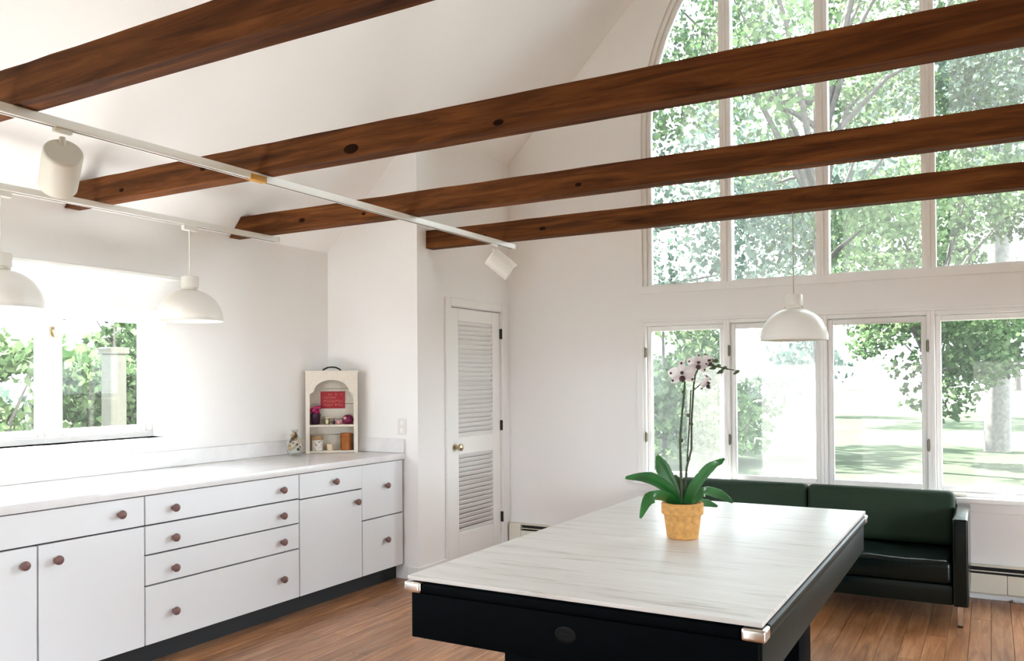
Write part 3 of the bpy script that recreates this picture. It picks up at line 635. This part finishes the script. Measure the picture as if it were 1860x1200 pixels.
def petal(bm, ang, ln, wd, cup):
    n = 6; rows_ = []
    for i in range(n+1):
        t = i/n; wv = wd*math.sin(math.pi*min(.06+t*.92, 1))**.7; rows_.append([(ln*t, wv*a, -cup*(t*t)*ln-.25*abs(a)*wv) for a in (-1, -.5, 0, .5, 1)])
    c, s = math.cos(ang), math.sin(ang); V = [[bm.verts.new((x_*c-y_*s, x_*s+y_*c, z_)) for x_, y_, z_ in r_] for r_ in rows_]
    for a, b_ in zip(V, V[1:]):
        for k in range(4): bm.faces.new((a[k], a[k+1], b_[k+1], b_[k]))
random.seed(9)
def flower(u, v, d, size, yaw, pit, roll):
    bm = BM()
    for a, l, wd in ((90, 1, .29), (214, .98, .27), (326, .98, .27), (14, 1.02, .43), (166, 1.02, .43)): petal(bm, R_(a), l*size, wd*size, .25)
    bmesh.ops.solidify(bm, geom=bm.faces[:], thickness=.0012)
    n = (-FWD + RGT*math.tan(R_(yaw)) + UPV*math.tan(R_(pit))).normalized(); q = n.to_track_quat('Z', 'Y') 
    # keep the dorsal petal upward
    f = obj('flower', bm, 'petal', orc, 60, OP(u, v, d)); up = (UPV-n*UPV.dot(n)).normalized(); rt = up.cross(n)
    rm = Matrix((rt, up, n)).transposed() @ Matrix.Rotation(R_(roll), 3, 'Z'); f.rotation_euler = rm.to_euler()
    bm = BM(); lathe(bm, [(.002, .0), (.20*size, .10*size), (.24*size, .24*size), (.10*size, .46*size), (.004, .5*size)], 12, Matrix.Translation((0, -.16*size, .02*size))@Matrix.Rotation(R_(35), 4, 'X'))
    lathe(bm, [(.002, .0), (.13*size, .04*size), (.11*size, .30*size), (.003, .36*size)], 10, Matrix.Translation((0, .14*size, .0)))
    obj('lip', bm, 'orchid_lip', f, 60)
    bm = BM()
    for a in (90, 210, 330, 10, 170):
        if random.random() < .75: lathe(bm, [(.001, .0), (.09*size, .01), (.08*size, .013), (.001, .014)], 10, Matrix.Translation((.80*size*math.cos(R_(a)), .80*size*math.sin(R_(a)), -.16*size-.009)))
    if len(bm.verts): obj('petal_spot', bm, 'orchid_lip', f, 60)
for a in ((1239, 680, -.020, .056, -12, -6, 4), (1268, 661, -.03, .045, 6, 4, -8), (1287, 657, .02, .040, 34, 12, 14), (1284, 696, .0, .038, 52, -30, 20)): flower(*a)
for u, v, s, tlt in ((1301, 655, .013, 10), (1309, 675, .013, 40), (1316, 668, .011, 60), (1305, 664, .011, 30), (1339, 675, .013, 65), (1296, 668, .012, 20)):
    bm = BM(); lathe(bm, [(.001, -1.0*s), (.55*s, -.5*s), (.62*s, .1*s), (.35*s, .9*s), (.001, 1.5*s)], 12, Matrix.Rotation(-YAW*0+R_(0), 4, 'Z')@Matrix.Rotation(R_(90+tlt*.5), 4, RGT.cross(UPV))); obj('bud', bm, 'bud', orc, 60, OP(u, v, .005))
bm = BM(); tube(bm, [OP(1322, 670, .01), OP(1334, 672, .01)], .0022, 6); obj('flower_stem', bm, 'orchid_stem', orc, 60)

# ------------------------------------------------------------------ sofa
SX0, SX1, SY0, SY1 = -2.055, -.118, 5.395, 6.125; scx = (SX0+SX1)/2; sw_ = (SX1-SX0)/2
so = thing('sofa', 'dark green two seat sofa with slim arms and chrome legs below the casements', 'sofa', (scx, SY0, 0))
DP = SY1-SY0
def cushion(name, mat, x0, x1, y0, y1, z0, z1, bev, puff, rx=0.):
    bm = BM(); cx_, cy_, cz_ = (x0+x1)/2, (y0+y1)/2, (z0+z1)/2; hx_, hy_, hz_ = (x1-x0)/2, (y1-y0)/2, (z1-z0)/2
    bx(bm, -hx_, hx_, -hy_, hy_, -hz_, hz_, bev, 4)
    bmesh.ops.subdivide_edges(bm, edges=[e for e in bm.edges if e.calc_length() > .12], cuts=7, use_grid_fill=True)
    for v in bm.verts:
        a, b_, c_ = v.co.x/hx_, v.co.y/hy_, v.co.z/hz_
        if hy_ < hz_: v.co.y += puff*max(0, 1-a*a)*max(0, 1-c_*c_)*(1 if b_ > 0 else -1)
        else: v.co.z += puff*max(0, 1-a*a)*max(0, 1-b_*b_)*(1 if c_ > 0 else -1)+.004*math.sin(a*7+b_*5)*(c_ > .5)
    return obj(name, bm, mat, so, 60, (cx_, cy_, cz_), (rx, 0, 0))
at_ = .078
for s in (-1, 1): box_o('arm', 'leather_green', so, s*sw_-(at_ if s > 0 else 0), s*sw_+(0 if s > 0 else at_), 0, DP-.03, .125, .622, .012, 3)
box_o('base', 'leather_green', so, -sw_+at_, sw_-at_, .02, DP-.08, .125, .240, .01, 2)
box_o('back_frame', 'leather_green', so, -sw_+at_, sw_-at_, DP-.085, DP, .125, .66, .015, 3)
for x0, x1 in ((-sw_+at_+.004, -.003), (.003, sw_-at_-.004)):
    cushion('seat_cushion', 'leather_green', x0, x1, .0, DP-.20, .245, .375, .035, .012)
    cushion('back_cushion', 'velvet_green', x0, x1, DP-.225, DP-.075, .375, .712, .045, .02, R_(-6))
for sx in (-1, 1):
    for y in (.055, DP-.10):
        lg = box_o('leg', 'chrome', so, sx*(sw_-.045)-.013, sx*(sw_-.045)+.013, y-.013, y+.013, .008, .125, .002, 1); box_o('foot_pad', 'iron', lg, -.014, .014, -.014, .014, -.0665, -.0585)

# ------------------------------------------------------------------ baseboard heater along the window wall
he = thing('baseboard_heater', 'long cream baseboard heater running along the window wall', 'heater', (0, YW, 0))
HX0, HX1 = -3.44, 3.60
box_o('back_panel', 'heater_enamel', he, HX0, HX1, -.010, -.002, .03, .225); box_o('hood', 'heater_enamel', he, HX0, HX1, -.050, -.010, .214, .225, .003, 1)
box_o('fin_core', 'heater_slot', he, HX0+.01, HX1-.01, -.046, -.012, .050, .213)
for k in range(4):
    a, b_ = HX0+(HX1-HX0)*k/4, HX0+(HX1-HX0)*(k+1)/4; box_o('front_panel', 'heater_enamel', he, a+.001, b_-.001, -.064, -.056, .050, .172, .003, 1)
box_o('damper', 'heater_enamel', he, HX0+.01, HX1-.01, -.060, -.052, .186, .192)
for x0, x1 in ((HX0-.11, HX0), (HX1, HX1+.1)): box_o('end_cap', 'heater_enamel', he, x0, x1, -.066, -.002, .03, .228, .004, 1)
for x_ in (.132, -1.2, 1.9): box_o('foot_bracket', 'chrome', he, x_-.022, x_+.022, -.060, -.004, 0, .012, .002, 1)

# ------------------------------------------------------------------ outdoors
GZ = -.35
bm = BM(); prism(bm, [(-120, -60), (120, -60), (120, 160), (-120, 160)], [], lambda a, b_, d: (a, b_, d), GZ-.3, GZ); gr = struct(obj('lawn', bm, 'lawn_grass'), 'sunlit pale green lawn beyond the windows')
def TU(u, y): return at_y(u, 688, y).x
bm = BM(); prism(bm, [(-80, 62), (80, 56), (80, 110), (-80, 118)], [], lambda a, b_, d: (a, b_, d), GZ, GZ+.03); dw = struct(obj('driveway', bm, 'gravel'), 'pale gravel drive crossing the far end of the lawn')
rng = np.random.default_rng(4)
def leaf_mesh(name, blobs, n, size, mat, droop=.3):
    """n loose leaves, each a small folded diamond, spread over ellipsoid clumps"""
    wts = np.array([b_[3]*b_[4]*b_[5] for b_ in blobs])**(2/3.); wts /= wts.sum(); which = rng.choice(len(blobs), n, p=wts)
    B_ = np.array(blobs)[which]; d = rng.normal(size=(n, 3)); d /= np.linalg.norm(d, axis=1)[:, None]
    rad = rng.uniform(.25, 1, n)**(.5); c = B_[:, :3]+d*B_[:, 3:6]*rad[:, None]
    a = rng.normal(size=(n, 3)); a[:, 2] -= droop; a /= np.linalg.norm(a, axis=1)[:, None]
    t = rng.normal(size=(n, 3)); s = np.cross(a, t); s /= np.linalg.norm(s, axis=1)[:, None]; nn = np.cross(a, s)
    L = size*rng.uniform(.6, 1.35, n)[:, None]; W = L*.36
    V = np.stack([c-a*L*.5, c+s*W+nn*W*.3-a*L*.05, c+a*L*.5, c-s*W+nn*W*.3-a*L*.05], 1).reshape(-1, 3)
    me = bpy.data.meshes.new(name); me.vertices.add(4*n); me.vertices.foreach_set('co', V.astype(np.float32).ravel())
    idx = np.arange(4*n).reshape(n, 4); tri = np.concatenate([idx[:, [0, 1, 2]], idx[:, [0, 2, 3]]], 1).reshape(-1, 3)
    me.loops.add(tri.size); me.loops.foreach_set('vertex_index', tri.ravel().astype(np.int32)); me.polygons.add(len(tri)); me.polygons.foreach_set('loop_start', np.arange(0, tri.size, 3, dtype=np.int32))
    me.update(calc_edges=True); me.validate(); me.materials.append(MATS[mat]); return me
def tree(name, label, x, y, h, r, crown, n, size, mat, bark='bark', group='trees beyond the windows', cat='tree', fork=.45, seed=1, lean=0.):
    random.seed(seed); t = thing(name, label, cat, (x, y, GZ), 0, group)
    bm = BM(); tube(bm, [(0, 0, -.1), (lean*.1, 0, h*fork*.4), (lean*.4, .1, h*fork), (lean*.7, 0, h*.75), (lean, 0, h*.95)], [r*1.25, r, r*.85, r*.45, r*.12], 10); obj('trunk', bm, bark, t, 60)
    blobs = []
    for (bx_, by_, bz_, rr) in crown:
        bm = BM(); z0 = min(h*fork*random.uniform(.75, 1.2), bz_-.3); m_ = Vector((bx_*.45, by_*.45, z0+(bz_-z0)*.6)); tube(bm, [(lean*.4, 0, z0), m_, (bx_, by_, bz_)], [r*.42, r*.26, r*.06], 6); obj('branch', bm, bark, t, 60)
        for q in range(5): blobs.append((bx_+random.uniform(-.5, .5)*rr, by_+random.uniform(-.5, .5)*rr, bz_+random.uniform(-.5, .5)*rr, rr*random.uniform(.35, .75), rr*random.uniform(.35, .75), rr*random.uniform(.25, .5)))
    o = obj('crown', leaf_mesh('crown', blobs, n, size, mat), None, t); o['kind'] = 'stuff'; return t
def crown(rad, z0, z1, k, rr, seed):
    random.seed(seed); return [(rad*math.cos(q*2.4)*math.sqrt((q+.5)/k), rad*math.sin(q*2.4)*math.sqrt((q+.5)/k), random.uniform(z0, z1), rr*random.uniform(.8, 1.2)) for q in range(k)]
tree('broadleaf_tree', 'broad bluish green tree behind the arch beside the closet', -6.2, 13.5, 11, .20, crown(3.4, 3.2, 10.5, 20, 1.5, 1), 22000, .11, 'leaf_cool', seed=1)
tree('broadleaf_tree', 'fresh green tree crowding the middle lights of the arch', TU(1494, 14.5), 14.5, 12, .15, crown(3.0, 3.6, 11.5, 20, 1.5, 2), 22000, .11, 'leaf_fresh', seed=2)
tree('broadleaf_tree', 'low branching bushy tree seen over the sofa back', TU(1692, 17.5), 17.5, 7.5, .10, crown(1.7, 2.0, 6.5, 12, 1.1, 3), 12000, .11, 'leaf_fresh', seed=3, fork=.3)
tree('tall_tree', 'tall old tree with a thick pale forking trunk on the lawn', TU(1810, 23), 23, 17, .235, crown(5.0, 6.5, 16, 18, 1.9, 4), 16000, .17, 'leaf_cool', 'bark_pale', seed=4, fork=.55, lean=.6)
tree('broadleaf_tree', 'leafy green tree rising past the tall pale trunk', 3.6, 16, 11, .2, crown(3.4, 2.6, 10.5, 18, 1.5, 5), 16000, .12, 'leaf_cool', seed=5)
tree('young_tree', 'young green tree with low foliage beside the pale trunk', TU(1698, 20), 20, 5.5, .08, crown(1.3, 1.6, 5.0, 9, .9, 6), 4500, .16, 'leaf_dark', seed=6, fork=.3)
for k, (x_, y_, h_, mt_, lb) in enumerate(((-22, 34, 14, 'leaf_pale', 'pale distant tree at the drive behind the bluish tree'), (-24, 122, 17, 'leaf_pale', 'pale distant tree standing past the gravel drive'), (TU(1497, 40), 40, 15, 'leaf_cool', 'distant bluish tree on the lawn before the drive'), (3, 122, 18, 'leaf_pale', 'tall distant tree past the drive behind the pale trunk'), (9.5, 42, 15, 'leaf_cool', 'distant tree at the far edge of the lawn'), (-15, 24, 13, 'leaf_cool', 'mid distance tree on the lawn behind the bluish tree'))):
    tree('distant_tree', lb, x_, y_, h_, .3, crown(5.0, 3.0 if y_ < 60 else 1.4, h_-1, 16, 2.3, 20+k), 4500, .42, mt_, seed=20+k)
for k, (u_, y_, h_, lb) in enumerate(((1205, 15.5, 3.4, 'pale rounded shrub on the lawn outside the casement by the bare wall'), (1290, 18.5, 3.2, 'pale shrub on the lawn behind the second casement'), (1080, 22, 4.2, 'large pale shrub at the lawn edge beyond the closet'))):
    tree('lawn_shrub', lb, TU(u_, y_), y_, h_, .06, crown(1.25, .5, h_-.6, 10, .8, 60+k), 5000, .14, 'leaf_fresh', seed=60+k, cat='shrub', group='shrubs on the lawn', fork=.25)
# shrubs and a pillar-shaped stand-in for a pale shape outside the kitchen window
for k, (x_, y_, h_, lb, mt_) in enumerate(((-7.4, 3.95, 2.4, 'dense green shrub outside the kitchen window, in front of its left pane', 'leaf_fresh'), (-7.3, 5.1, 2.5, 'dense green shrub behind the pale pillar stand-in', 'leaf_dark'), (-8.0, 6.4, 3.0, 'tall dark shrub behind the pillar stand-in shrub', 'leaf_dark'), (-8.2, 2.7, 2.9, 'tall shrub beside the dense kitchen window shrub', 'leaf_fresh'), (-9.4, 7.0, 4.2, 'big dark bush filling the gap behind the shrubs', 'leaf_dark'), (-9.6, 4.4, 3.9, 'big green bush behind the kitchen window shrubs', 'leaf_cool'))):
    tree('garden_shrub', lb, x_, y_, h_, .05, crown(.62+.25*(k > 3), .5, h_-.25, 10, .48+.3*(k > 3), 40+k), 4200, .10+.03*(k > 3), mt_, seed=40+k, cat='shrub', group='shrubs outside the kitchen window', fork=.25)
gp = thing('pillar_standin', 'pillar shaped stand-in for a pale shape among the shrubs outside the kitchen window', 'pillar', (-5.75, at_x(207, 700, -5.75).y, GZ))
box_o('shaft', 'standin_grey', gp, -.065, .065, -.065, .065, 0, 1.68-GZ-.03, .01, 1); box_o('cap', 'standin_grey', gp, -.08, .08, -.08, .08, 1.65-GZ, 1.70-GZ, .008, 1); box_o('plinth', 'standin_grey', gp, -.13, .13, -.13, .13, 0, .12, .008, 1)
